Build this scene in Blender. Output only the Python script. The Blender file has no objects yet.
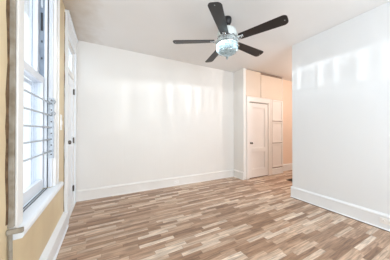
import bpy, bmesh, math, random
from mathutils import Vector, Matrix
random.seed(7)
S = bpy.context.scene
COL = S.collection
PI = math.pi

# ------------------------------------------------------------------ camera
cam_d = bpy.data.cameras.new('camera')
cam_d.sensor_width = 36.0
cam_d.lens = 169.93 / 390 * 36
cam_d.clip_start = 0.02
cam = bpy.data.objects.new('camera', cam_d)
COL.objects.link(cam)
cam.location = (0, 0, 1.257)
cam.rotation_euler = (PI / 2 + 0.0071, 0, -0.4863)
S.camera = cam

# ------------------------------------------------------------------ world, lights, exposure
W = bpy.data.worlds.new('world'); S.world = W; W.use_nodes = True
bg = W.node_tree.nodes['Background']
bg.inputs[0].default_value = (0.86, 0.93, 1.0, 1)
bg.inputs[1].default_value = 1.1

def area(name, loc, direction, sx, sy, power, color):
    d = bpy.data.lights.new(name, 'AREA'); d.shape = 'RECTANGLE'
    d.size = sx; d.size_y = sy; d.energy = power; d.color = color
    o = bpy.data.objects.new(name, d); COL.objects.link(o)
    o.location = loc
    o.rotation_euler = Vector(direction).to_track_quat('-Z', 'Y').to_euler()
    return o
# daylight at the windows (just outside each opening, filling it)
area('daylight_side', (-0.665, 1.855, 1.72), (1, 0, 0), 0.80, 2.06, 3.0, (0.92, 0.97, 1.0))
area('daylight_front', (0.75, -1.80, 1.60), (0, 1, 0), 0.95, 1.75, 54, (0.90, 0.96, 1.0))
area('daylight_front', (2.25, -1.80, 1.60), (0, 1, 0), 0.95, 1.75, 54, (0.90, 0.96, 1.0))
area('daylight_door', (-0.655, 3.23, 2.39), (1, 0, 0), 0.64, 0.34, .6, (0.93, 0.97, 1.0))

def point(name, loc, power, color, r):
    d = bpy.data.lights.new(name, 'POINT'); d.energy = power; d.color = color
    d.shadow_soft_size = r
    o = bpy.data.objects.new(name, d); COL.objects.link(o); o.location = loc
    return o
FX, FY = 1.564, 1.96            # the ceiling fan's axis
point('fan_bulb', (FX-.055, FY+.02, 2.518), 40, (0.88, 0.96, 1.0), 0.006)
point('hall_bulb', (4.75, 1.7, 2.62), 54, (1.0, 0.90, 0.83), 0.08)

vs = S.view_settings
vs.view_transform = 'Standard'; vs.look = 'None'; vs.gamma = 1.0
vs.use_curve_mapping = False
vs.exposure = 0.5
S.cycles.use_denoising = True
S.cycles.max_bounces = 14
S.cycles.diffuse_bounces = 8
S.cycles.transparent_max_bounces = 16
S.cycles.sample_clamp_indirect = 6
S.cycles.caustics_reflective = False
S.cycles.caustics_refractive = False

# ------------------------------------------------------------------ helpers
def bm_new(): return bmesh.new()

def add_box(bm, x0, x1, y0, y1, z0, z1):
    v = [bm.verts.new(p) for p in ((x0,y0,z0),(x1,y0,z0),(x1,y1,z0),(x0,y1,z0),
                                   (x0,y0,z1),(x1,y0,z1),(x1,y1,z1),(x0,y1,z1))]
    for f in ((3,2,1,0),(4,5,6,7),(0,1,5,4),(1,2,6,5),(2,3,7,6),(3,0,4,7)):
        bm.faces.new([v[i] for i in f])

def add_lathe(bm, prof, n=32, c=(0,0,0), axis='Z'):
    """prof: list of (r, h). closed with caps where r is 0"""
    rings = []
    def P(r, h, a):
        p = (r*math.cos(a), r*math.sin(a), h)
        if axis == 'X': p = (p[2], p[0], p[1])
        if axis == 'Y': p = (p[0], p[2], -p[1])
        return (p[0]+c[0], p[1]+c[1], p[2]+c[2])
    for r, h in prof:
        if r < 1e-6: rings.append([bm.verts.new(P(0, h, 0))])
        else: rings.append([bm.verts.new(P(r, h, 2*PI*i/n)) for i in range(n)])
    for a, b in zip(rings, rings[1:]):
        for i in range(n):
            j = (i+1) % n
            if len(a) == 1 and len(b) == 1: continue
            if len(a) == 1: bm.faces.new((a[0], b[j], b[i]))
            elif len(b) == 1: bm.faces.new((a[i], a[j], b[0]))
            else: bm.faces.new((a[i], a[j], b[j], b[i]))

def add_tube(bm, pts, r, n=10):
    pts = [Vector(p) for p in pts]
    rings = []
    for i, p in enumerate(pts):
        t = (pts[min(i+1, len(pts)-1)] - pts[max(i-1, 0)]).normalized()
        u = t.orthogonal().normalized() if i == 0 else (u - t*u.dot(t)).normalized()
        w = t.cross(u)
        rings.append([bm.verts.new(p + r*(math.cos(2*PI*k/n)*u + math.sin(2*PI*k/n)*w)) for k in range(n)])
    for a, b in zip(rings, rings[1:]):
        for k in range(n):
            j = (k+1) % n
            bm.faces.new((a[k], a[j], b[j], b[k]))
    bm.faces.new(rings[0][::-1]); bm.faces.new(rings[-1])

def add_profile_x(bm, prof, x0, x1):
    """extrude closed (y,z) outline along x"""
    a = [bm.verts.new((x0, y, z)) for y, z in prof]; b = [bm.verts.new((x1, y, z)) for y, z in prof]
    n = len(prof)
    for i in range(n): bm.faces.new((a[i], a[(i+1)%n], b[(i+1)%n], b[i]))
    bm.faces.new(a[::-1]); bm.faces.new(b)

def add_profile_y(bm, prof, y0, y1):
    a = [bm.verts.new((x, y0, z)) for x, z in prof]; b = [bm.verts.new((x, y1, z)) for x, z in prof]
    n = len(prof)
    for i in range(n): bm.faces.new((a[i], a[(i+1)%n], b[(i+1)%n], b[i]))
    bm.faces.new(a[::-1]); bm.faces.new(b)

def obj(name, bm, mat, parent=None, bevel=0.0, smooth=False, origin=None):
    bmesh.ops.recalc_face_normals(bm, faces=bm.faces)
    if origin is not None:
        bmesh.ops.translate(bm, verts=bm.verts, vec=-Vector(origin))
    me = bpy.data.meshes.new(name); bm.to_mesh(me); bm.free()
    me.materials.append(mat)
    o = bpy.data.objects.new(name, me); COL.objects.link(o)
    if origin is not None: o.location = origin
    if parent: o.parent = parent
    if smooth:
        for p in me.polygons: p.use_smooth = True
    if bevel:
        m = o.modifiers.new('bevel', 'BEVEL'); m.width = bevel; m.segments = 2
        m.limit_method = 'ANGLE'; m.angle_limit = math.radians(40)
    return o

def empty(name, loc=(0,0,0)):
    o = bpy.data.objects.new(name, None); COL.objects.link(o); o.location = loc
    o.empty_display_size = 0.1
    return o

def tag(o, label, cat, group=None):
    o['label'] = label; o['category'] = cat
    if group: o['group'] = group
    return o

def struct(o, label, cat):
    o['kind'] = 'structure'; o['label'] = label; o['category'] = cat
    return o

# ------------------------------------------------------------------ materials
def principled(name, color, rough=0.5, metal=0.0, spec=0.5):
    m = bpy.data.materials.new(name); m.use_nodes = True
    b = m.node_tree.nodes['Principled BSDF']
    b.inputs['Base Color'].default_value = (*color, 1)
    b.inputs['Roughness'].default_value = rough
    b.inputs['Metallic'].default_value = metal
    b.inputs['Specular IOR Level'].default_value = spec
    return m

def N(m, t, **kw):
    n = m.node_tree.nodes.new(t)
    for k, v in kw.items(): setattr(n, k, v)
    return n
def L(m, a, b): m.node_tree.links.new(a, b)

def paint(name, c1, c2, rough, nscale=1.2, bump=0.06, stretch=(1,1,1), bscale=40, spec=0.5):
    """painted surface: faint mottling in colour, roller texture as bump"""
    m = principled(name, c1, rough, spec=spec)
    b = m.node_tree.nodes['Principled BSDF']
    tc = N(m, 'ShaderNodeTexCoord')
    n1 = N(m, 'ShaderNodeTexNoise'); n1.inputs['Scale'].default_value = nscale; n1.inputs['Detail'].default_value = 5
    L(m, tc.outputs['Object'], n1.inputs['Vector'])
    r = N(m, 'ShaderNodeValToRGB'); r.color_ramp.elements[0].position = .35; r.color_ramp.elements[1].position = .68
    r.color_ramp.elements[0].color = (*c2, 1); r.color_ramp.elements[1].color = (*c1, 1)
    L(m, n1.outputs['Fac'], r.inputs['Fac']); L(m, r.outputs['Color'], b.inputs['Base Color'])
    mp = N(m, 'ShaderNodeMapping'); mp.inputs['Scale'].default_value = stretch
    L(m, tc.outputs['Object'], mp.inputs['Vector'])
    n2 = N(m, 'ShaderNodeTexNoise'); n2.inputs['Scale'].default_value = bscale; n2.inputs['Detail'].default_value = 3
    L(m, mp.outputs['Vector'], n2.inputs['Vector'])
    bp = N(m, 'ShaderNodeBump'); bp.inputs['Strength'].default_value = bump; bp.inputs['Distance'].default_value = 0.01
    L(m, n2.outputs['Fac'], bp.inputs['Height']); L(m, bp.outputs['Normal'], b.inputs['Normal'])
    return m

M_wall = paint('white_wall_paint', (.80,.79,.765), (.785,.77,.745), .62, stretch=(1,1,.06), bscale=22, bump=.12)
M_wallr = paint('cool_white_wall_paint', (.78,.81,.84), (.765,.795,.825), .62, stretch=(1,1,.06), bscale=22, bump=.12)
M_trim = paint('white_trim_paint', (.84,.83,.81), (.79,.78,.755), .32, nscale=3, bump=.04)
M_trim_cool = paint('bright_white_trim_paint', (.84,.875,.91), (.81,.845,.88), .32, nscale=3, bump=.04)
M_tan = paint('tan_wall_paint', (.76,.63,.41), (.66,.53,.34), .45, nscale=2.5, bump=.15, bscale=14)
M_peach = paint('peach_wall_paint', (.82,.66,.54), (.79,.63,.50), .5)
M_closet = paint('cream_cupboard_paint', (.82,.775,.735), (.79,.74,.70), .45, nscale=2)
M_cupup = paint('tan_cupboard_paint', (.70,.585,.48), (.66,.55,.45), .5, nscale=2)
M_gap = principled('dark_gap', (.08,.05,.04), .9)
M_gapw = principled('shadowed_carcass_wood', (.26,.19,.15), .8)
M_vinyl = paint('window_vinyl', (.74,.765,.80), (.70,.72,.76), .3, nscale=4, bump=.02)
M_liner = paint('jamb_liner_grey', (.30,.35,.42), (.22,.26,.32), .5, nscale=8, bump=.05)
M_rubber = principled('black_weatherstrip', (.02,.02,.025), .6)
M_steel = principled('brushed_steel', (.42,.44,.46), .35, 1.0)
M_guard = principled('guard_enamel', (.50,.54,.58), .4, .3)
M_guardw = paint('guard_bracket_enamel', (.62,.66,.70), (.45,.48,.52), .4, nscale=30)
M_nickel = principled('dark_nickel', (.16,.14,.125), .25, 1.0)
M_chrome = principled('chrome', (.62,.66,.68), .18, 1.0)
M_blackm = principled('black_metal', (.012,.012,.014), .4, 0.0)
M_dirty = paint('dirty_grey_paint', (.36,.33,.28), (.22,.18,.13), .7, nscale=14, bump=.4, bscale=30)
M_caulk = paint('brown_caulk', (.07,.035,.015), (.17,.10,.05), .8, nscale=20, bump=.4)
M_plate = principled('white_plastic', (.88,.88,.87), .3)
M_mat = principled('dark_mat', (.018,.018,.02), .9)

# ceiling paint with old brown water stains near the entry corner
def ceiling_mat():
    m = paint('ceiling_paint', (.81,.81,.81), (.785,.78,.775), .75, nscale=1.1, bump=.05)
    b = m.node_tree.nodes['Principled BSDF']
    ramp = b.inputs['Base Color'].links[0].from_node
    g = N(m, 'ShaderNodeNewGeometry')
    vm = N(m, 'ShaderNodeVectorMath', operation='SUBTRACT'); vm.inputs[1].default_value = (-.48, 2.95, 2.9)
    L(m, g.outputs['Position'], vm.inputs[0])
    sc = N(m, 'ShaderNodeVectorMath', operation='MULTIPLY'); sc.inputs[1].default_value = (2.6, 0.9, 1)
    L(m, vm.outputs[0], sc.inputs[0])
    ln = N(m, 'ShaderNodeVectorMath', operation='LENGTH'); L(m, sc.outputs[0], ln.inputs[0])
    nz = N(m, 'ShaderNodeTexNoise'); nz.inputs['Scale'].default_value = 5; nz.inputs['Detail'].default_value = 6
    L(m, g.outputs['Position'], nz.inputs['Vector'])
    ad = N(m, 'ShaderNodeMath', operation='ADD'); L(m, ln.outputs['Value'], ad.inputs[0]); L(m, nz.outputs['Fac'], ad.inputs[1])
    mr = N(m, 'ShaderNodeMapRange'); mr.inputs['From Min'].default_value = .45; mr.inputs['From Max'].default_value = 1.7
    mr.inputs['To Min'].default_value = .7; mr.inputs['To Max'].default_value = 0
    L(m, ad.outputs[0], mr.inputs['Value'])
    mx = N(m, 'ShaderNodeMixRGB'); mx.inputs[2].default_value = (.42,.31,.19,1)
    L(m, mr.outputs[0], mx.inputs[0]); L(m, ramp.outputs['Color'], mx.inputs[1])
    L(m, mx.outputs[0], b.inputs['Base Color'])
    return m
M_ceil = ceiling_mat()

def floor_mat():
    m = principled('laminate_strips', (.4,.3,.2), .38)
    b = m.node_tree.nodes['Principled BSDF']
    g = N(m, 'ShaderNodeNewGeometry')
    sp = N(m, 'ShaderNodeSeparateXYZ'); L(m, g.outputs['Position'], sp.inputs[0])
    def math_(op, a, bb=None):
        n = N(m, 'ShaderNodeMath', operation=op)
        for i, v in enumerate((a, bb)):
            if v is None: continue
            if isinstance(v, (int, float)): n.inputs[i].default_value = v
            else: L(m, v, n.inputs[i])
        return n.outputs[0]
    y = math_('DIVIDE', math_('ADD', sp.outputs['Y'], 20.0), .053)
    row = math_('FLOOR', y); fy = math_('FRACT', y)
    wn = N(m, 'ShaderNodeTexWhiteNoise', noise_dimensions='1D'); L(m, row, wn.inputs['W'])
    ln = math_('ADD', math_('MULTIPLY', wn.outputs['Value'], .14), .34)
    x = math_('DIVIDE', math_('ADD', sp.outputs['X'], math_('MULTIPLY', wn.outputs['Value'], 37.3)), ln)
    x = math_('ADD', x, 50)
    cl = math_('FLOOR', x); fx = math_('FRACT', x)
    cb = N(m, 'ShaderNodeCombineXYZ'); L(m, row, cb.inputs[0]); L(m, cl, cb.inputs[1])
    w2 = N(m, 'ShaderNodeTexWhiteNoise', noise_dimensions='2D'); L(m, cb.outputs[0], w2.inputs['Vector'])
    r = N(m, 'ShaderNodeValToRGB'); cr = r.color_ramp; cr.interpolation = 'LINEAR'
    cols = [(0,(.26,.150,.092)),(.22,(.34,.210,.135)),(.42,(.43,.282,.192)),(.62,(.51,.355,.25)),(.80,(.59,.445,.335)),(1,(.72,.60,.49))]
    cr.elements[0].position = 0; cr.elements[0].color = (*cols[0][1],1)
    cr.elements[1].position = 1; cr.elements[1].color = (*cols[-1][1],1)
    for p, c in cols[1:-1]:
        e = cr.elements.new(p); e.color = (*c, 1)
    L(m, w2.outputs['Value'], r.inputs['Fac'])
    # grain: noise stretched along the strip, shifted from strip to strip
    off = N(m, 'ShaderNodeCombineXYZ')
    L(m, math_('MULTIPLY', w2.outputs['Value'], 31.0), off.inputs[2])
    L(m, math_('MULTIPLY', sp.outputs['X'], 5.0), off.inputs[0]); L(m, math_('MULTIPLY', sp.outputs['Y'], 60.0), off.inputs[1])
    nz = N(m, 'ShaderNodeTexNoise'); nz.inputs['Scale'].default_value = 1; nz.inputs['Detail'].default_value = 5
    nz.inputs['Distortion'].default_value = .6
    L(m, off.outputs[0], nz.inputs['Vector'])
    gr = N(m, 'ShaderNodeMapRange'); gr.inputs['From Min'].default_value = .3; gr.inputs['From Max'].default_value = .7
    gr.inputs['To Min'].default_value = .58; gr.inputs['To Max'].default_value = 1.36
    L(m, nz.outputs['Fac'], gr.inputs['Value'])
    mul = N(m, 'ShaderNodeVectorMath', operation='SCALE'); L(m, r.outputs['Color'], mul.inputs[0]); L(m, gr.outputs[0], mul.inputs['Scale'])
    # seams
    sy = math_('GREATER_THAN', math_('ABSOLUTE', math_('SUBTRACT', fy, .5)), .478)
    sx = math_('GREATER_THAN', math_('ABSOLUTE', math_('SUBTRACT', fx, .5)), .495)
    sm = math_('MULTIPLY', math_('MAXIMUM', sy, sx), .45)
    mx = N(m, 'ShaderNodeMixRGB'); mx.inputs[2].default_value = (.10,.06,.04,1)
    L(m, sm, mx.inputs[0]); L(m, mul.outputs[0], mx.inputs[1]); L(m, mx.outputs[0], b.inputs['Base Color'])
    bp = N(m, 'ShaderNodeBump'); bp.inputs['Strength'].default_value = .15; bp.inputs['Distance'].default_value = .002
    L(m, nz.outputs['Fac'], bp.inputs['Height']); L(m, bp.outputs['Normal'], b.inputs['Normal'])
    return m
M_floor = floor_mat()

def thin_glass(name, tint=(.96,.98,1), gloss=.08):
    m = bpy.data.materials.new(name); m.use_nodes = True
    nt = m.node_tree; nt.nodes.clear()
    out = N(m, 'ShaderNodeOutputMaterial'); mix = N(m, 'ShaderNodeMixShader')
    tr = N(m, 'ShaderNodeBsdfTransparent'); tr.inputs[0].default_value = (*tint, 1)
    gl = N(m, 'ShaderNodeBsdfGlossy'); gl.inputs['Roughness'].default_value = .02
    lw = N(m, 'ShaderNodeLayerWeight'); lw.inputs[0].default_value = .5
    pw = N(m, 'ShaderNodeMath', operation='POWER'); pw.inputs[1].default_value = 5; L(m, lw.outputs['Facing'], pw.inputs[0])
    fr = N(m, 'ShaderNodeMath', operation='MULTIPLY_ADD'); fr.inputs[1].default_value = .5; fr.inputs[2].default_value = .02
    L(m, pw.outputs[0], fr.inputs[0]); L(m, fr.outputs[0], mix.inputs[0]); L(m, tr.outputs[0], mix.inputs[1]); L(m, gl.outputs[0], mix.inputs[2])
    L(m, mix.outputs[0], out.inputs[0])
    return m
M_glass = thin_glass('window_glass')

def crystal(name, trans, tint, glow, scale):
    """pressed glass around the lit bulb: part clear, part glossy, with a faceted pattern"""
    m = bpy.data.materials.new(name); m.use_nodes = True
    nt = m.node_tree; nt.nodes.clear()
    out = N(m, 'ShaderNodeOutputMaterial')
    tc = N(m, 'ShaderNodeTexCoord')
    vo = N(m, 'ShaderNodeTexVoronoi'); vo.inputs['Scale'].default_value = scale
    L(m, tc.outputs['Object'], vo.inputs['Vector'])
    bp = N(m, 'ShaderNodeBump'); bp.inputs['Strength'].default_value = .8; bp.inputs['Distance'].default_value = .01
    L(m, vo.outputs['Distance'], bp.inputs['Height'])
    pr = N(m, 'ShaderNodeBsdfPrincipled'); pr.inputs['Base Color'].default_value = (*tint, 1)
    pr.inputs['Roughness'].default_value = .12
    L(m, bp.outputs['Normal'], pr.inputs['Normal'])
    rmp = N(m, 'ShaderNodeValToRGB'); rmp.color_ramp.elements[0].color = (.25,.31,.33,1); rmp.color_ramp.elements[1].color = (1,1,1,1)
    rmp.color_ramp.elements[0].position = .1; rmp.color_ramp.elements[1].position = .55
    L(m, vo.outputs['Distance'], rmp.inputs['Fac'])
    mu = N(m, 'ShaderNodeMixRGB', blend_type='MULTIPLY'); mu.inputs[0].default_value = 1; mu.inputs[2].default_value = (*tint, 1)
    L(m, rmp.outputs[0], mu.inputs[1]); L(m, mu.outputs[0], pr.inputs['Emission Color'])
    pr.inputs['Emission Strength'].default_value = glow
    mb = N(m, 'ShaderNodeMixRGB', blend_type='MULTIPLY'); mb.inputs[0].default_value = 1; mb.inputs[2].default_value = (.20,.235,.24,1)
    L(m, rmp.outputs[0], mb.inputs[1]); L(m, mb.outputs[0], pr.inputs['Base Color'])
    tr = N(m, 'ShaderNodeBsdfTransparent'); tr.inputs[0].default_value = (.95,.98,1,1)
    mix = N(m, 'ShaderNodeMixShader'); mix.inputs[0].default_value = 1 - trans
    if name == 'crystal_bowl_glass':      # clear glass at the rim, frosted further down
        sz = N(m, 'ShaderNodeSeparateXYZ'); L(m, tc.outputs['Object'], sz.inputs[0])
        mr = N(m, 'ShaderNodeMapRange'); mr.inputs['From Min'].default_value = -.445; mr.inputs['From Max'].default_value = -.515
        mr.inputs['To Min'].default_value = .35; mr.inputs['To Max'].default_value = 1 - trans
        L(m, sz.outputs['Z'], mr.inputs['Value']); L(m, mr.outputs[0], mix.inputs[0])
    L(m, tr.outputs[0], mix.inputs[1]); L(m, pr.outputs[0], mix.inputs[2]); L(m, mix.outputs[0], out.inputs[0])
    return m
M_bowl = crystal('crystal_bowl_glass', .12, (.62,.74,.76), .1, 26)
M_prism = crystal('crystal_prism_glass', .42, (.70,.80,.82), .1, 60)
M_clear = crystal('clear_bead_glass', .55, (.9,.96,.97), .0, 80)
M_tier = crystal('crystal_tier_glass', .10, (.9,.96,.97), .0, 45)
for _n in M_tier.node_tree.nodes:
    if _n.type == 'MIX_RGB' and abs(_n.inputs[2].default_value[0]-.20) < .01: _n.inputs[2].default_value = (.80,.88,.90,1)
M_house = paint('pearl_housing', (.80,.86,.86), (.72,.79,.80), .22, nscale=18, bump=.05)

def blade_mat():
    m = principled('black_blade_veneer', (.010,.010,.011), .42)
    b = m.node_tree.nodes['Principled BSDF']
    tc = N(m, 'ShaderNodeTexCoord'); mp = N(m, 'ShaderNodeMapping'); mp.inputs['Scale'].default_value = (3, 60, 3)
    L(m, tc.outputs['Object'], mp.inputs['Vector'])
    nz = N(m, 'ShaderNodeTexNoise'); nz.inputs['Scale'].default_value = 2; L(m, mp.outputs[0], nz.inputs['Vector'])
    r = N(m, 'ShaderNodeValToRGB'); r.color_ramp.elements[0].color = (.006,.006,.007,1); r.color_ramp.elements[1].color = (.018,.015,.015,1)
    L(m, nz.outputs['Fac'], r.inputs['Fac']); L(m, r.outputs[0], b.inputs['Base Color'])
    return m
M_blade = blade_mat()

# ------------------------------------------------------------------ room shell
XL, XR, YB, YU, YE, YF, H = -0.48, 3.167, 3.69, 3.30, 2.01, -1.60, 2.90
HX = 6.6                       # far side of the hall
T = 0.20
YH = 3.46                      # hall's peach wall

bm = bm_new(); add_box(bm, XL-.5, HX+.2, YF-.4, YB+.3, -.12, 0)
struct(obj('floor', bm, M_floor), 'brown and tan mixed-strip wood laminate floor', 'floor')
bm = bm_new(); add_box(bm, XL-.5, HX+.2, YF-.4, YB+.3, H, H+.12)
struct(obj('ceiling', bm, M_ceil), 'off-white ceiling with brownish stains above the entry door', 'ceiling')

WY0, WY1, WZ0, WZ1 = 1.455, 2.25, .635, 2.78     # side window opening
DY0, DY1, DZ1 = 2.885, 3.575, 2.60               # entry door opening with its transom
bm = bm_new()
xa, xb = XL-.155, XL
add_box(bm, xa, xb, YF, WY0, 0, H)
add_box(bm, xa, xb, WY0, WY1, 0, WZ0); add_box(bm, xa, xb, WY0, WY1, WZ1, H)
add_box(bm, xa, xb, WY1, DY0, 0, H)
add_box(bm, xa, xb, DY0, DY1, DZ1, H)
add_box(bm, xa, xb, DY1, YB, 0, H)
struct(obj('wall_left', bm, M_tan), 'tan painted wall around the window and entry door', 'wall')

bm = bm_new(); add_box(bm, xa, XR, YB, YB+.15, 0, H)
struct(obj('wall_back', bm, M_wall), 'long plain white wall at the back of the room', 'wall')

bm = bm_new(); add_box(bm, XR, XR+.12, YF, YE, 0, H)
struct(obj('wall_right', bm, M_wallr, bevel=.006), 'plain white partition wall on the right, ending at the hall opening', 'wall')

# front wall (behind the camera) with its two windows
bm = bm_new()
fw = [(.28, 1.22), (1.78, 2.72)]
xs = XL-.155
for a, b in fw:
    add_box(bm, xs, a, YF-.15, YF, 0, H)
    add_box(bm, a, b, YF-.15, YF, 0, .72); add_box(bm, a, b, YF-.15, YF, 2.47, H)
    xs = b
add_box(bm, xs, XR+.12, YF-.15, YF, 0, H)
struct(obj('wall_front', bm, M_wall), 'white front wall with two windows', 'wall')
for i, (a, b) in enumerate(fw):
    w = empty('window_%d' % (i+2), ((a+b)/2, YF, .72))
    struct(w, 'front double-hung window, %s of the pair' % ('left', 'right')[i], 'window')
    c = Vector(w.location)
    bm = bm_new()
    add_box(bm, a-.1, a, YF, YF+.02, .72, 2.57); add_box(bm, b, b+.1, YF, YF+.02, .72, 2.57)
    add_box(bm, a, b, YF, YF+.02, 2.47, 2.57); add_box(bm, a-.12, b+.12, YF-.1, YF+.05, .68, .72)
    o = obj('window_casing', bm, M_trim, w, bevel=.003); o.location = -c
    bm = bm_new()
    for z0, z1, y in ((.72, 1.63, YF-.07), (1.59, 2.47, YF-.11)):
        add_box(bm, a, a+.045, y, y+.035, z0, z1); add_box(bm, b-.045, b, y, y+.035, z0, z1)
        add_box(bm, a+.045, b-.045, y, y+.035, z0, z0+.05); add_box(bm, a+.045, b-.045, y, y+.035, z1-.045, z1)
    o = obj('sash', bm, M_vinyl, w, bevel=.003); o.location = -c
    bm = bm_new()
    add_box(bm, a+.04, b-.04, YF-.055, YF-.050, .76, 1.59); add_box(bm, a+.04, b-.04, YF-.095, YF-.090, 1.63, 2.43)
    o = obj('glass_pane', bm, M_glass, w); o.location = -c

# hall beyond the opening
bm = bm_new(); add_box(bm, 4.765, HX, YH, YH+.15, 0, H)
struct(obj('wall_hall', bm, M_peach), 'peach painted hall wall seen past the cupboards', 'wall')
bm = bm_new(); add_box(bm, HX, HX+.15, YF, YH+.15, 0, H)
struct(obj('wall_hall_end', bm, M_peach), 'peach wall at the end of the hall', 'wall')
bm = bm_new(); add_box(bm, XR+.12, HX, YF-.15, YF, 0, H)
struct(obj('wall_hall_front', bm, M_peach), 'peach wall at the front of the hall', 'wall')

# closet block: stub wall (white) and face around the door / cupboards
CX0, CX1 = 3.365, 4.085        # closet door leaf
bm = bm_new()
add_box(bm, XR, XR+.085, YU, YB, 0, H)
struct(obj('wall_stub', bm, M_wall, bevel=.004), 'short white return wall beside the closet door', 'wall')
bm = bm_new()
add_box(bm, XR+.085, CX0-.005, YU+.004, YU+.10, 0, 2.185)
add_box(bm, CX0-.005, CX1+.005, YU+.004, YU+.10, 2.035, 2.185)
add_box(bm, CX1+.005, 4.272, YU+.004, YU+.10, 0, 2.185)
add_box(bm, 4.745, 4.765, YU+.004, YB, 0, H)
add_box(bm, XR+.085, 4.765, YB, YB+.15, 0, H)
struct(obj('wall_closet', bm, M_closet), 'cream face wall around the closet door', 'wall')

# ------------------------------------------------------------------ baseboards
def base_prof(s, p0, h, d=.018):
    """baseboard profile: offsets from plane p0 in direction s"""
    return [(p0, 0), (p0+s*(d+.012), 0), (p0+s*(d+.012), .012), (p0+s*d, .022), (p0+s*d, h-.045), (p0+s*(d+.006), h-.038),
            (p0+s*(d+.004), h-.022), (p0+s*.008, h-.006), (p0+s*.006, h), (p0, h)]
bm = bm_new(); add_profile_x(bm, base_prof(-1, YB, .20), XL+.02, XR)
struct(obj('baseboard_back', bm, M_trim), 'tall white baseboard along the back wall', 'baseboard')
bm = bm_new(); add_profile_y(bm, base_prof(-1, XR, .205), YF, YE+.02)
struct(obj('baseboard_right', bm, M_trim_cool), 'tall white baseboard along the right wall', 'baseboard')
bm = bm_new(); add_profile_y(bm, base_prof(-1, XR, .20), YU-.01, YB-.03)
struct(obj('baseboard_stub', bm, M_trim), 'white baseboard on the short return wall', 'baseboard')
bm = bm_new(); add_profile_y(bm, base_prof(1, XL, .20, .045), YF, 2.775)
struct(obj('baseboard_left', bm, M_trim_cool), 'thick white baseboard under the window', 'baseboard')
bm = bm_new(); add_profile_x(bm, base_prof(-1, YH, .21), 4.77, HX)
struct(obj('baseboard_hall', bm, M_trim), 'white baseboard along the peach hall wall', 'baseboard')
bm = bm_new(); add_profile_x(bm, base_prof(1, YF, .20), XL+.08, XR-.04)
struct(obj('baseboard_front', bm, M_trim), 'white baseboard along the front wall', 'baseboard')
# dark strip laid in as the shadow gap under the right baseboard
bm = bm_new(); add_box(bm, XR-.036, XR-.030, YF+.1, YE, 0, .006)
struct(obj('trim_1', bm, M_gap), 'thin dark strip drawn as the shadow gap between floor and right baseboard', 'trim')

# ------------------------------------------------------------------ side window
w1 = empty('window_1', (XL, (WY0+WY1)/2, WZ0)); struct(w1, 'tall double-hung window in the tan wall, lower sash behind a metal guard', 'window')
c1 = Vector(w1.location)
def wpart(name, bm, mat, parent=w1, **kw):
    o = obj(name, bm, mat, parent, **kw)
    o.location = -c1 if parent is w1 else (0,0,0)
    return o
CF = XL+.025
bm = bm_new()
for y0, y1 in ((1.345, WY0), (WY1, 2.345)):
    add_box(bm, XL, CF, y0, y1, .687, WZ1)
    ym = y1-.022 if y1 < 2 else y0+.022
add_box(bm, CF, CF+.010, 1.345, 1.365, .687, WZ1); add_box(bm, CF, CF+.010, 2.325, 2.345, .687, WZ1)
add_box(bm, XL, CF, 1.345, 2.345, WZ1, 2.885)
add_box(bm, CF, CF+.012, 1.335, 2.355, 2.865, 2.885)
wpart('window_casing', bm, M_trim, bevel=.003)
bm = bm_new()       # jamb boards and stops
add_box(bm, XL-.155, XL, WY1-.012, WY1, .687, WZ1); add_box(bm, XL-.155, XL, WY0, WY0+.012, .687, WZ1)
add_box(bm, XL-.155, XL, WY0+.012, WY1-.012, WZ1-.012, WZ1)
add_box(bm, -.545, -.522, WY1-.030, WY1-.012, .687, WZ1-.012); add_box(bm, -.545, -.522, WY0+.012, WY0+.030, .687, WZ1-.012)
add_box(bm, -.545, -.522, WY0+.030, WY1-.030, WZ1-.03, WZ1-.012)
add_box(bm, -.500, -.492, WY1-.020, WY1-.012, .687, WZ1-.012)
wpart('window_jamb', bm, M_vinyl, bevel=.002)
bm = bm_new()
add_box(bm, -.5862, -.5462, WY1-.020, WY1-.0122, 1.80, WZ1-.014); add_box(bm, -.5862, -.5462, WY0+.0122, WY0+.020, 1.80, WZ1-.014)
wpart('jamb_liner', bm, M_liner)
bm = bm_new()
add_box(bm, -.5215, -.516, WY1-.020, WY1-.0122, .687, WZ1-.014)
wpart('weatherstrip', bm, M_rubber)
bm = bm_new()      # balance shoe and its slot at the top of the liner
add_box(bm, -.575, -.556, WY1-.034, WY1-.0202, 2.50, 2.58)
wpart('balance_shoe', bm, M_guardw, bevel=.003)
bm = bm_new()
add_box(bm, -.574, -.560, WY1-.026, WY1-.0202, 2.27, 2.45)
for z in (2.15, 1.98):
    add_box(bm, -.570, -.562, WY1-.026, WY1-.0202, z, z+.02)
wpart('balance_slot', bm, M_rubber)
bm = bm_new()      # stool
add_profile_y(bm, [(XL-.155,.60),(XL-.155,.655),(-.55,.675),(-.44,.685),(-.425,.68),(-.418,.668),(-.418,.645),(-.425,.635),(XL,.630),(XL,.60)], WY0+.001, WY1-.001)
add_profile_y(bm, [(XL+.0005,.631),(XL+.0005,.6855),(-.44,.6855),(-.425,.681),(-.418,.669),(-.418,.645),(-.425,.635)], 1.350, WY0+.0008)
add_profile_y(bm, [(XL+.0005,.631),(XL+.0005,.6855),(-.44,.6855),(-.425,.681),(-.418,.669),(-.418,.645),(-.425,.635)], WY1-.0008, 2.43)
wpart('window_stool', bm, M_trim_cool)
bm = bm_new()
add_box(bm, -.5195, -.5175, WY0+.014, WY1-.014, .678, .684)
add_box(bm, -.5410, -.5390, WY0+.014, WY1-.014, .674, .682)
wpart('sill_track', bm, M_rubber)
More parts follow.
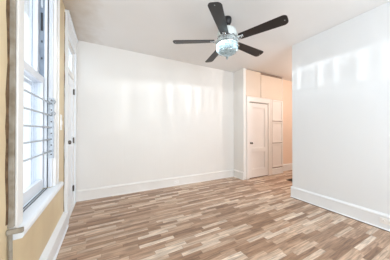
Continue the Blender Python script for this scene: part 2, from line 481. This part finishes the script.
def sash(name, x0, x1, z0, z1, bot, top, st=.042):
    bm = bm_new(); a, b = WY0+.013, WY1-.0135
    if name == 'lower_sash': a, b = WY0+.0135, WY1-.0135
    add_box(bm, x0, x1, a, a+st, z0, z1); add_box(bm, x0, x1, b-st, b, z0, z1)
    add_box(bm, x0, x1, a+st, b-st, z0, z0+bot); add_box(bm, x0, x1, a+st, b-st, z1-top, z1)
    s = wpart(name, bm, M_vinyl, bevel=.004)
    bm = bm_new(); xm = (x0+x1)/2
    add_box(bm, xm-.003, xm+.003, a+st-.005, b-st+.005, z0+bot-.005, z1-top+.005)
    g = obj('glass_pane', bm, M_glass, s)
    return s
sash('lower_sash', -.5845, -.5475, .688, 1.80, .095, .065)
sash('upper_sash', -.628, -.590, 1.74, WZ1-.014, .060, .050)
bm = bm_new()   # outer storm frame with a middle stile
a, b = WY0+.013, WY1-.0135
add_box(bm, -.655, -.636, a, a+.03, .665, WZ1-.014); add_box(bm, -.655, -.636, b-.03, b, .665, WZ1-.014)
add_box(bm, -.655, -.636, a+.03, b-.03, .665, .70); add_box(bm, -.655, -.636, a+.03, b-.03, 1.70, 1.74)
wpart('storm_frame', bm, M_vinyl, bevel=.003)

# metal guard across the lower sash
wg = empty('window_guard', (-.488, (WY0+WY1)/2, 1.30))
tag(wg, 'grey metal window guard of five horizontal bars across the lower sash', 'window guard')
cg = Vector(wg.location)
for z in (1.538, 1.417, 1.296, 1.176, 1.055):
    bm = bm_new(); add_tube(bm, [(-.488, WY0+.018, z), (-.488, WY1-.026, z)], .0075, 10)
    o = obj('bar', bm, M_guard, wg, smooth=True); o.location = -cg
for ya, yb in ((WY1-.025, WY1-.0121), (WY0+.0121, WY0+.025)):
    bm = bm_new(); add_box(bm, -.513, -.467, ya+.004, yb, .98, 1.60)
    add_box(bm, -.513, -.508, ya-.012, ya+.004, .98, 1.60); add_box(bm, -.472, -.467, ya-.012, ya+.004, .98, 1.60)
    br = obj('side_bracket', bm, M_guardw, wg, bevel=.002); br.location = -cg
    for z in (1.02, 1.115, 1.235, 1.355, 1.475, 1.575):
        bm = bm_new()
        add_lathe(bm, [(0,0),(.007,0),(.006,-.004),(0,-.005)], 10, (-.488, ya+.004, z), 'Y')
        obj('bolt', bm, M_nickel, br)
for z in (1.555, 1.435):     # curled latch keepers on the far bracket
    bm = bm_new()
    pts = [(-.470+.02*math.cos(t)*(1-t/14), WY1-.045+.004*t, z+.022*math.sin(t)*(1-t/14)) for t in [i*.35 for i in range(20)]]
    add_tube(bm, pts, .004, 8)
    o = obj('latch', bm, M_steel, wg, smooth=True); o.location = -cg

# grey batten and brown caulk beside the casing
bm = bm_new(); add_box(bm, XL, XL+.026, 1.325, 1.3445, .715, 2.895)
struct(obj('trim_2', bm, M_dirty, bevel=.003), 'narrow dirty grey batten running up beside the window casing', 'trim')
bm = bm_new()
zs = [.2+i*.09 for i in range(31)]
zs = [z for z in zs if z > .7]
prev = None
for z in zs:
    wv = random.uniform(-.005, .005); tw = random.uniform(.010, .028)
    ring = [bm.verts.new((XL, 1.322+wv-tw, z)), bm.verts.new((XL+.006, 1.322+wv, z)), bm.verts.new((XL, 1.3249, z))]
    if prev:
        for i in range(3): bm.faces.new((prev[i], prev[(i+1)%3], ring[(i+1)%3], ring[i]))
    else: bm.faces.new(ring[::-1])
    prev = ring
bm.faces.new(prev)
struct(obj('trim_3', bm, M_caulk), 'uneven line of brown caulk along the grey batten', 'trim')
bm = bm_new(); prev = None
for i in range(32):
    z = .2+i*.085; wv = random.uniform(-.002, .004); tw = random.uniform(.006, .016)
    ring = [bm.verts.new((XL, 2.794-tw, z)), bm.verts.new((XL+.004+wv, 2.793-.003, z)), bm.verts.new((XL, 2.7945, z))]
    if prev:
        for k in range(3): bm.faces.new((prev[k], prev[(k+1)%3], ring[(k+1)%3], ring[k]))
    else: bm.faces.new(ring[::-1])
    prev = ring
bm.faces.new(prev)
struct(obj('trim_5', bm, M_caulk), 'thin brown caulk line beside the entry door casing', 'trim')
# clip on the end of the stool
cl = empty('cable_clip', (XL+.03, 1.31, .69)); tag(cl, 'small grey clip at the near end of the window stool', 'clip')
cc = Vector(cl.location)
bm = bm_new(); add_box(bm, XL+.001, XL+.072, 1.304, 1.3245, .684, .712); o = obj('clip_body', bm, M_dirty, cl, bevel=.005); o.location = -cc
bm = bm_new(); add_tube(bm, [(XL+.014, 1.330, .205), (XL+.014, 1.328, .45), (XL+.014, 1.322, .684)], .010, 8)
o = obj('cable', bm, M_dirty, cl, smooth=True); o.location = -cc

# ------------------------------------------------------------------ entry door in the left wall
d1 = empty('door_1', (XL, DY0, 0)); struct(d1, 'white entry door with a transom window in the tan wall by the corner', 'door')
cd = Vector(d1.location)
def dpart(name, bm, mat, parent=d1, **kw):
    o = obj(name, bm, mat, parent, **kw)
    if parent is d1: o.location = -cd
    return o
bm = bm_new()
add_box(bm, XL, XL+.028, DY0-.085, DY0, 0, DZ1+.005); add_box(bm, XL, XL+.028, DY1, DY1+.085, 0, DZ1+.005)
add_box(bm, XL, XL+.028, DY0-.085, DY1+.085, DZ1+.005, 2.845)
add_box(bm, XL, XL+.048, DY0-.10, DY1+.095, 2.845, 2.875)
add_box(bm, XL+.028, XL+.040, DY0-.085, DY0-.065, 0, DZ1+.005)
add_box(bm, XL+.001, XL+.045, DY0-.090, DY0-.004, 0, .21)
dpart('door_casing', bm, M_trim_cool, bevel=.003)
bm = bm_new()
add_box(bm, XL-.155, XL, DY0, DY0+.012, 0, DZ1); add_box(bm, XL-.155, XL, DY1-.012, DY1, 0, DZ1)
add_box(bm, XL-.155, XL, DY0+.012, DY1-.012, DZ1-.012, DZ1)
add_box(bm, XL-.12, XL+.004, DY0+.012, DY1-.012, 2.12, 2.20)
add_box(bm, XL-.155, XL+.03, DY0, DY1, 0, .012)
dpart('door_jamb', bm, M_trim, bevel=.003)
LX = XL-.008
bm = bm_new()
add_box(bm, LX-.042, LX-.008, DY0+.014, DY1-.014, .015, 2.115)
st = .095
def rails(bm, x0, x1, a, b, z0, z1, st, rz):
    add_box(bm, x0, x1, a, a+st, z0, z1); add_box(bm, x0, x1, b-st, b, z0, z1)
    for za, zb in rz: add_box(bm, x0, x1, a+st, b-st, za, zb)
rails(bm, LX-.008, LX, DY0+.014, DY1-.014, .015, 2.115, st, [(.015,.24),(.88,1.02),(1.50,1.60),(2.0,2.115)])
leaf = dpart('door_leaf', bm, M_trim_cool, bevel=.002)
bm = bm_new()
add_lathe(bm, [(0,0),(.030,0),(.028,.008),(.012,.012),(.011,.030),(.024,.036),(.030,.048),(.026,.060),(.012,.068),(0,.069)], 20, (LX, DY0+.048, 1.10), 'X')
dpart('knob', bm, M_nickel, leaf, smooth=True)
bm = bm_new()
add_lathe(bm, [(0,0),(.026,0),(.025,.010),(.018,.014),(0,.015)], 20, (LX, DY0+.048, 1.29), 'X')
add_box(bm, LX+.014, LX+.030, DY0+.044, DY0+.052, 1.272, 1.308)
dpart('deadbolt', bm, M_nickel, leaf)
for z in (.28, 1.10, 1.93):
    bm = bm_new()
    add_tube(bm, [(XL+.004, DY1-.010, z-.05), (XL+.004, DY1-.010, z+.05)], .008, 10)
    add_box(bm, XL-.006, XL-.001, DY1-.045, DY1-.013, z-.045, z+.045)
    dpart('hinge', bm, M_nickel, leaf)
bm = bm_new()
a, b = DY0+.013, DY1-.013
rails(bm, XL-.06, XL-.02, a, b, 2.20, 2.587, .045, [(2.20,2.245),(2.54,2.587)])
tf = dpart('transom_frame', bm, M_trim_cool, bevel=.003)
bm = bm_new(); add_box(bm, XL-.043, XL-.037, a+.04, b-.04, 2.24, 2.545)
dpart('glass_pane', bm, M_glass, tf)

# wall switch on the tan strip
sw = empty('light_switch', (XL, 2.60, 1.36)); tag(sw, 'white wall switch plate on the tan strip between window and entry door', 'light switch')
bm = bm_new(); add_box(bm, XL, XL+.007, 2.555, 2.635, 1.27, 1.46); o = obj('switch_plate', bm, M_plate, sw, bevel=.003); o.location = -Vector(sw.location)
bm = bm_new(); add_box(bm, XL+.007, XL+.016, 2.585, 2.605, 1.335, 1.385); o = obj('toggle', bm, M_plate, sw, bevel=.002); o.location = -Vector(sw.location)

# ------------------------------------------------------------------ closet door
d2 = empty('door_2', (CX0, YU, 0)); struct(d2, 'cream two-panel closet door beside the white return wall', 'door')
ce = Vector(d2.location)
def epart(name, bm, mat, parent=d2, **kw):
    o = obj(name, bm, mat, parent, **kw)
    if parent is d2: o.location = -ce
    return o
bm = bm_new()
add_box(bm, CX0-.10, CX0-.008, YU-.018, YU+.004, 0, 2.045); add_box(bm, CX1+.008, CX1+.115, YU-.018, YU+.004, 0, 2.045)
add_box(bm, CX0-.10, CX1+.115, YU-.018, YU+.004, 2.045, 2.175)
add_box(bm, CX0-.10, CX0-.085, YU-.028, YU-.018, 0, 2.175); add_box(bm, CX1+.100, CX1+.115, YU-.028, YU-.018, 0, 2.175)
add_box(bm, CX0-.085, CX1+.100, YU-.028, YU-.018, 2.160, 2.175)
epart('door_casing', bm, M_closet, bevel=.003)
bm = bm_new(); 
def prails(bm, y0, y1, a, b, z0, z1, st, rz):
    add_box(bm, a, a+st, y0, y1, z0, z1); add_box(bm, b-st, b, y0, y1, z0, z1)
    for za, zb in rz: add_box(bm, a+st, b-st, y0, y1, za, zb)
add_box(bm, CX0, CX1, YU+.028, YU+.045, .015, 2.018)
prails(bm, YU+.004, YU+.028, CX0, CX1, .015, 2.018, .11, [(.015,.23),(.70,.80),(1.90,2.018)])
for za, zb in ((.23,.70),(.80,1.90)):       # inner moulding of each panel
    prails(bm, YU+.016, YU+.0285, CX0+.11, CX1-.11, za, zb, .02, [(za,za+.02),(zb-.02,zb)])
lf = epart('door_leaf', bm, M_closet, bevel=.002)
bm = bm_new()
add_lathe(bm, [(0,0),(.026,0),(.024,-.006),(.010,-.010),(.010,-.034),(.022,-.040),(.027,-.052),(.022,-.064),(0,-.068)], 18, (CX0+.055, YU+.004, .94), 'Y')
epart('knob', bm, M_nickel, lf, smooth=True)
for z in (.25, 1.82):
    bm = bm_new(); add_tube(bm, [(CX1+.002, YU-.002, z-.045), (CX1+.002, YU-.002, z+.045)], .007, 8)
    epart('hinge', bm, M_closet, lf)
bm = bm_new(); add_box(bm, CX0+.002, CX1-.002, YU+.030, YU+.040, 2.019, 2.033); epart('head_gap', bm, M_gap)
bm = bm_new(); add_box(bm, CX0-.004, CX1+.004, YU+.012, YU+.08, 0, .012); epart('threshold', bm, M_gap)

# upper cupboards above closet door and tall cupboard at its right
def cupboard(name, x0, x1, z0, z1, doors, label, mat, cat='cupboard', group=None, panels=False, knob=None):
    c = empty(name, ((x0+x1)/2, YU, z0)); tag(c, label, cat, group); cv = Vector(c.location)
    bm = bm_new(); add_box(bm, x0, x1, YU+.024, YB-.01, z0, z1)
    o = obj('carcass', bm, M_gapw, c); o.location = -cv
    for (a, b, za, zb) in doors:
        bm = bm_new()
        if panels:
            add_box(bm, a, b, YU+.017, YU+.0235, za, zb)
            prails(bm, YU-.004, YU+.017, a, b, za, zb, .045, [(za,za+.045),(zb-.045,zb)])
        else: add_box(bm, a, b, YU+.004, YU+.0235, za, zb)
        o = obj('door', bm, mat, c, bevel=.003); o.location = -cv
        if knob:
            bm = bm_new(); add_lathe(bm, [(0,0),(.007,0),(.007,-.012),(.013,-.018),(.011,-.026),(0,-.028)], 12, (knob(a,b), YU+.003, (za+zb)/2), 'Y')
            obj('knob', bm, mat, o, smooth=True)
    return c
cupboard('wall_cupboard', XR+.086, 3.813, 2.188, 2.895, [(XR+.090, 3.805, 2.200, 2.885)],
         'tan flush cupboard door directly above the closet door, against the white return wall', M_cupup)
cupboard('wall_cupboard', 3.814, 4.744, 2.188, 2.895, [(3.822, 4.738, 2.200, 2.83)],
         'wider tan flush cupboard door above the tall panelled cupboard', M_cupup)
cupboard('tall_cupboard', 4.273, 4.744, .0, 2.186, [(4.276, 4.742, 1.560, 2.175), (4.276, 4.742, .920, 1.540), (4.276, 4.742, .205, .900)],
         'tall cream cupboard with three stacked panelled doors, right of the closet door', M_closet, panels=True)
bm = bm_new(); add_profile_x(bm, base_prof(-1, YU+.022, .175), 4.275, 4.76)
struct(obj('baseboard_cupboard', bm, M_trim), 'low white baseboard under the tall cupboard', 'baseboard')
bm = bm_new(); add_box(bm, XR+.087, 4.76, YU-.006, YU+.022, 2.176, 2.196)
struct(obj('trim_4', bm, M_cupup, bevel=.004), 'thin tan ledge between upper cupboards and closet door', 'trim')

# ------------------------------------------------------------------ outlets
def outlet_on(name, loc, normal, label):
    o = empty(name, loc); tag(o, label, 'outlet')
    bm = bm_new(); add_box(bm, -.058, .058, -.006, 0, -.036, .036)
    p = obj('cover_plate', bm, M_plate, o, bevel=.003)
    for s in (-.026, .026):
        bm = bm_new(); add_lathe(bm, [(0,0),(.017,0),(.016,-.003),(0,-.0035)], 20, (s, -.006, 0), 'Y')
        f = obj('socket', bm, M_plate, o)
        bm = bm_new()
        for q in (-.006, .006): add_box(bm, s-.004, s+.004, -.0100, -.0094, q-.001, q+.001)
        obj('slot', bm, M_gap, f)
    o.rotation_euler = (0, 0, math.atan2(normal[1], normal[0]) + PI/2)
    return o
outlet_on('wall_outlet', (XR-.018, .775, .113), (-1, 0, 0), 'white outlet set in the right wall baseboard')
outlet_on('wall_outlet', (1.455, YB-.018, .085), (0, -1, 0), 'white outlet set in the back wall baseboard')

# ------------------------------------------------------------------ floor mat in the hall
bm = bm_new(); add_box(bm, 4.12, 4.95, 1.9, 2.78, .0005, .012)
tag(obj('door_mat', bm, M_mat, bevel=.004, origin=(4.53, 2.34, 0)), 'black mat on the hall floor just past the right wall', 'mat')

# ------------------------------------------------------------------ ceiling fan
fan = empty('ceiling_fan', (FX, FY, H)); tag(fan, 'black five-blade ceiling fan with a lit crystal bowl light', 'ceiling fan')
def fpart(name, bm, mat, parent=fan, **kw): return obj(name, bm, mat, parent, **kw)
bm = bm_new(); add_lathe(bm, [(0,0),(.062,0),(.066,-.015),(.062,-.06),(.045,-.095),(.018,-.105),(0,-.105)], 32)
fpart('canopy', bm, M_blackm, smooth=True)
bm = bm_new(); add_lathe(bm, [(0,-.10),(.014,-.10),(.014,-.13),(.03,-.135),(.03,-.15),(0,-.15)], 20)
fpart('downrod', bm, M_blackm, smooth=True)
bm = bm_new()
add_lathe(bm, [(0,-.135),(.035,-.137),(.085,-.150),(.118,-.175),(.132,-.210),(.134,-.250),(.126,-.285),(.105,-.305),(.07,-.315),(0,-.315)], 40)
mh = fpart('motor_housing', bm, M_house, smooth=True)
bm = bm_new()
for k in range(18):
    a = 2*PI*k/18
    pts = [(.118*math.cos(a), .118*math.sin(a), -.176), (.136*math.cos(a), .136*math.sin(a), -.212), (.138*math.cos(a), .138*math.sin(a), -.25), (.128*math.cos(a), .128*math.sin(a), -.286)]
    add_tube(bm, pts, .004, 6)
fpart('housing_rib', bm, M_house, mh, smooth=True)['kind'] = 'stuff'
ZB = -.330     # blade plane below the ceiling
R1 = .79
bm = bm_new(); add_lathe(bm, [(0,-.300),(.10,-.300),(.118,-.312),(.118,-.335),(.10,-.350),(0,-.350)], 40)
fpart('flywheel', bm, M_chrome, smooth=True)
def blade_mesh(bm):
    L0, L1 = .185, R1
    out = []
    w0, w1 = .058, .079
    out.append((L0, -w0+.012)); out.append((L0+.012, -w0))
    out.append((L1-.05, -w1))
    for k in range(1, 6):
        a = -PI/2 + k*(PI/2)/6
        out.append((L1-.05+.05*math.cos(a), -w1+.05+.05*math.sin(a)))
    out.append((L1, -w1+.05))
    up = [(x, -y) for x, y in out[::-1]]
    pts = out + up
    top = [bm.verts.new((x, y, .004)) for x, y in pts]; bot = [bm.verts.new((x, y, -.004)) for x, y in pts]
    n = len(pts)
    bm.faces.new(top); bm.faces.new(bot[::-1])
    for i in range(n): bm.faces.new((top[i], bot[i], bot[(i+1)%n], top[(i+1)%n]))
ANG = [5.8 + 72*k for k in range(5)]
pitch = math.radians(-11)
proto = None
for i, a in enumerate(ANG):
    if proto is None:
        bm = bm_new(); blade_mesh(bm); bl = fpart('blade', bm, M_blade, bevel=.0015)
        bm = bm_new()
        # blade iron: two curved arms and a plate with scroll
        for s in (-1, 1):
            add_tube(bm, [(.105, s*.012, .012), (.13, s*.034, .004), (.16, s*.040, -.010), (.195, s*.028, -.010), (.225, s*.010, -.009)], .0065, 8)
        add_box(bm, .19, .245, -.022, .022, -.0085, -.0045)
        add_lathe(bm, [(0,-.004),(.022,-.005),(.024,-.010),(.014,-.016),(0,-.018)], 16, (.165, 0, 0))
        ir = obj('blade_iron', bm, M_chrome, bl, smooth=True)
        scs = []
        for (x, y) in ((.205,-.014),(.205,.014),(.235,0)):
            bm = bm_new(); add_lathe(bm, [(0,-.0085),(.005,-.0085),(.004,-.012),(0,-.0125)], 8, (x, y, 0))
            scs.append(obj('screw', bm, M_nickel, bl))
        bm = bm_new(); add_lathe(bm, [(0,-.0041),(.007,-.0041),(.006,-.006),(0,-.0065)], 10, (R1-.035, 0, 0))
        ht = obj('tip_bolt', bm, M_steel, bl)
        proto = [bl, ir, ht] + scs
        o = bl
    else:
        o = proto[0].copy(); COL.objects.link(o); o.parent = fan
        for ch in proto[1:]:
            c = ch.copy(); COL.objects.link(c); c.parent = o
    o.location = (0, 0, ZB)
    o.rotation_euler = Matrix.Rotation(math.radians(a), 3, 'Z').to_4x4().to_euler() if False else (pitch, 0, math.radians(a))
# upper crystal tier between the blades and the rim
bm = bm_new()
for k in range(36):
    a0, a1 = 2*PI*k/36, 2*PI*(k+.86)/36
    am = (a0+a1)/2
    v = []
    for z, rr in ((-.302, .128), (-.335, .150), (-.371, .154)):
        v.append([bm.verts.new((rr*math.cos(a0), rr*math.sin(a0), z)), bm.verts.new(((rr+.006)*math.cos(am), (rr+.006)*math.sin(am), z)),
                  bm.verts.new((rr*math.cos(a1), rr*math.sin(a1), z)), bm.verts.new(((rr-.006)*math.cos(am), (rr-.006)*math.sin(am), z))])
    for p, q in zip(v, v[1:]):
        for i in range(4): bm.faces.new((p[i], p[(i+1)%4], q[(i+1)%4], q[i]))
    bm.faces.new(v[0][::-1]); bm.faces.new(v[-1])
fpart('crystal_tier', bm, M_tier)
bm = bm_new()
pts = [((.134+.006*math.cos(k*PI/3))*math.cos(2*PI*k/72), (.134+.006*math.cos(k*PI/3))*math.sin(2*PI*k/72), -.300+.006*math.cos(k*PI/3)) for k in range(73)]
add_tube(bm, pts, .005, 8)
fpart('scalloped_ring', bm, M_nickel, smooth=True)
# light kit: fitter, rim, bowl of crystal, prisms, finial
bm = bm_new(); add_lathe(bm, [(0,-.350),(.075,-.350),(.10,-.362),(.152,-.372),(.158,-.380),(.158,-.392),(.150,-.394),(.148,-.384),(.09,-.372),(0,-.365)], 48)
fpart('light_fitter', bm, M_chrome, smooth=True)
bm = bm_new()   # crystal bowl below the prisms
prof = []
for k in range(13):
    t = k/12*PI/2
    prof.append((.150*math.cos(t)+.0, -.448-.095*math.sin(t)))
prof[-1] = (.012, -.543)
inner = [(r-.005 if r > .02 else .010, z+.005) for r, z in prof[::-1]]
full = prof + inner
add_lathe(bm, full + [full[0]], 48)
# press scallops into the bowl
for v in bm.verts:
    a = math.atan2(v.co.y, v.co.x); r = math.hypot(v.co.x, v.co.y)
    if r > .02:
        k = 1 + .018*math.cos(a*24)
        v.co.x *= k; v.co.y *= k
fpart('light_bowl', bm, M_bowl, smooth=False)
for z, rr in ((-.446, .154), (-.500, .128)):
    bm = bm_new()
    pts = [(rr*math.cos(2*PI*k/48), rr*math.sin(2*PI*k/48), z) for k in range(49)]
    add_tube(bm, pts, .0038, 8)
    fpart('bowl_band', bm, M_clear if z > -.48 else M_chrome, smooth=True)
# hanging prisms round the rim
rnd = random.Random(3)
pm = []
for v in range(5):
    bm = bm_new(); w = (.0036, .0044, .0052, .0032, .0060)[v]
    add_lathe(bm, [(0, 0), (w*.6, -.004), (w, -.020), (w*.9, -.040), (0, -.054)], 6)
    me = bpy.data.meshes.new('prism'); bmesh.ops.recalc_face_normals(bm, faces=bm.faces); bm.to_mesh(me); bm.free(); me.materials.append(M_prism); pm.append(me)
for k in range(88):
    a = 2*PI*(k+rnd.uniform(-.45,.45))/88
    o = bpy.data.objects.new('prism', pm[rnd.randrange(5)]); COL.objects.link(o); o.parent = fan
    o.location = (.149*math.cos(a), .149*math.sin(a), -.394)
    o.rotation_euler = (0, 0, rnd.uniform(0, 6))
bm = bm_new(); add_lathe(bm, [(0,-.540),(.014,-.541),(.016,-.548),(.008,-.553),(.017,-.562),(.020,-.574),(.014,-.588),(.005,-.600),(0,-.604)], 16)
fpart('finial', bm, M_prism, smooth=True)
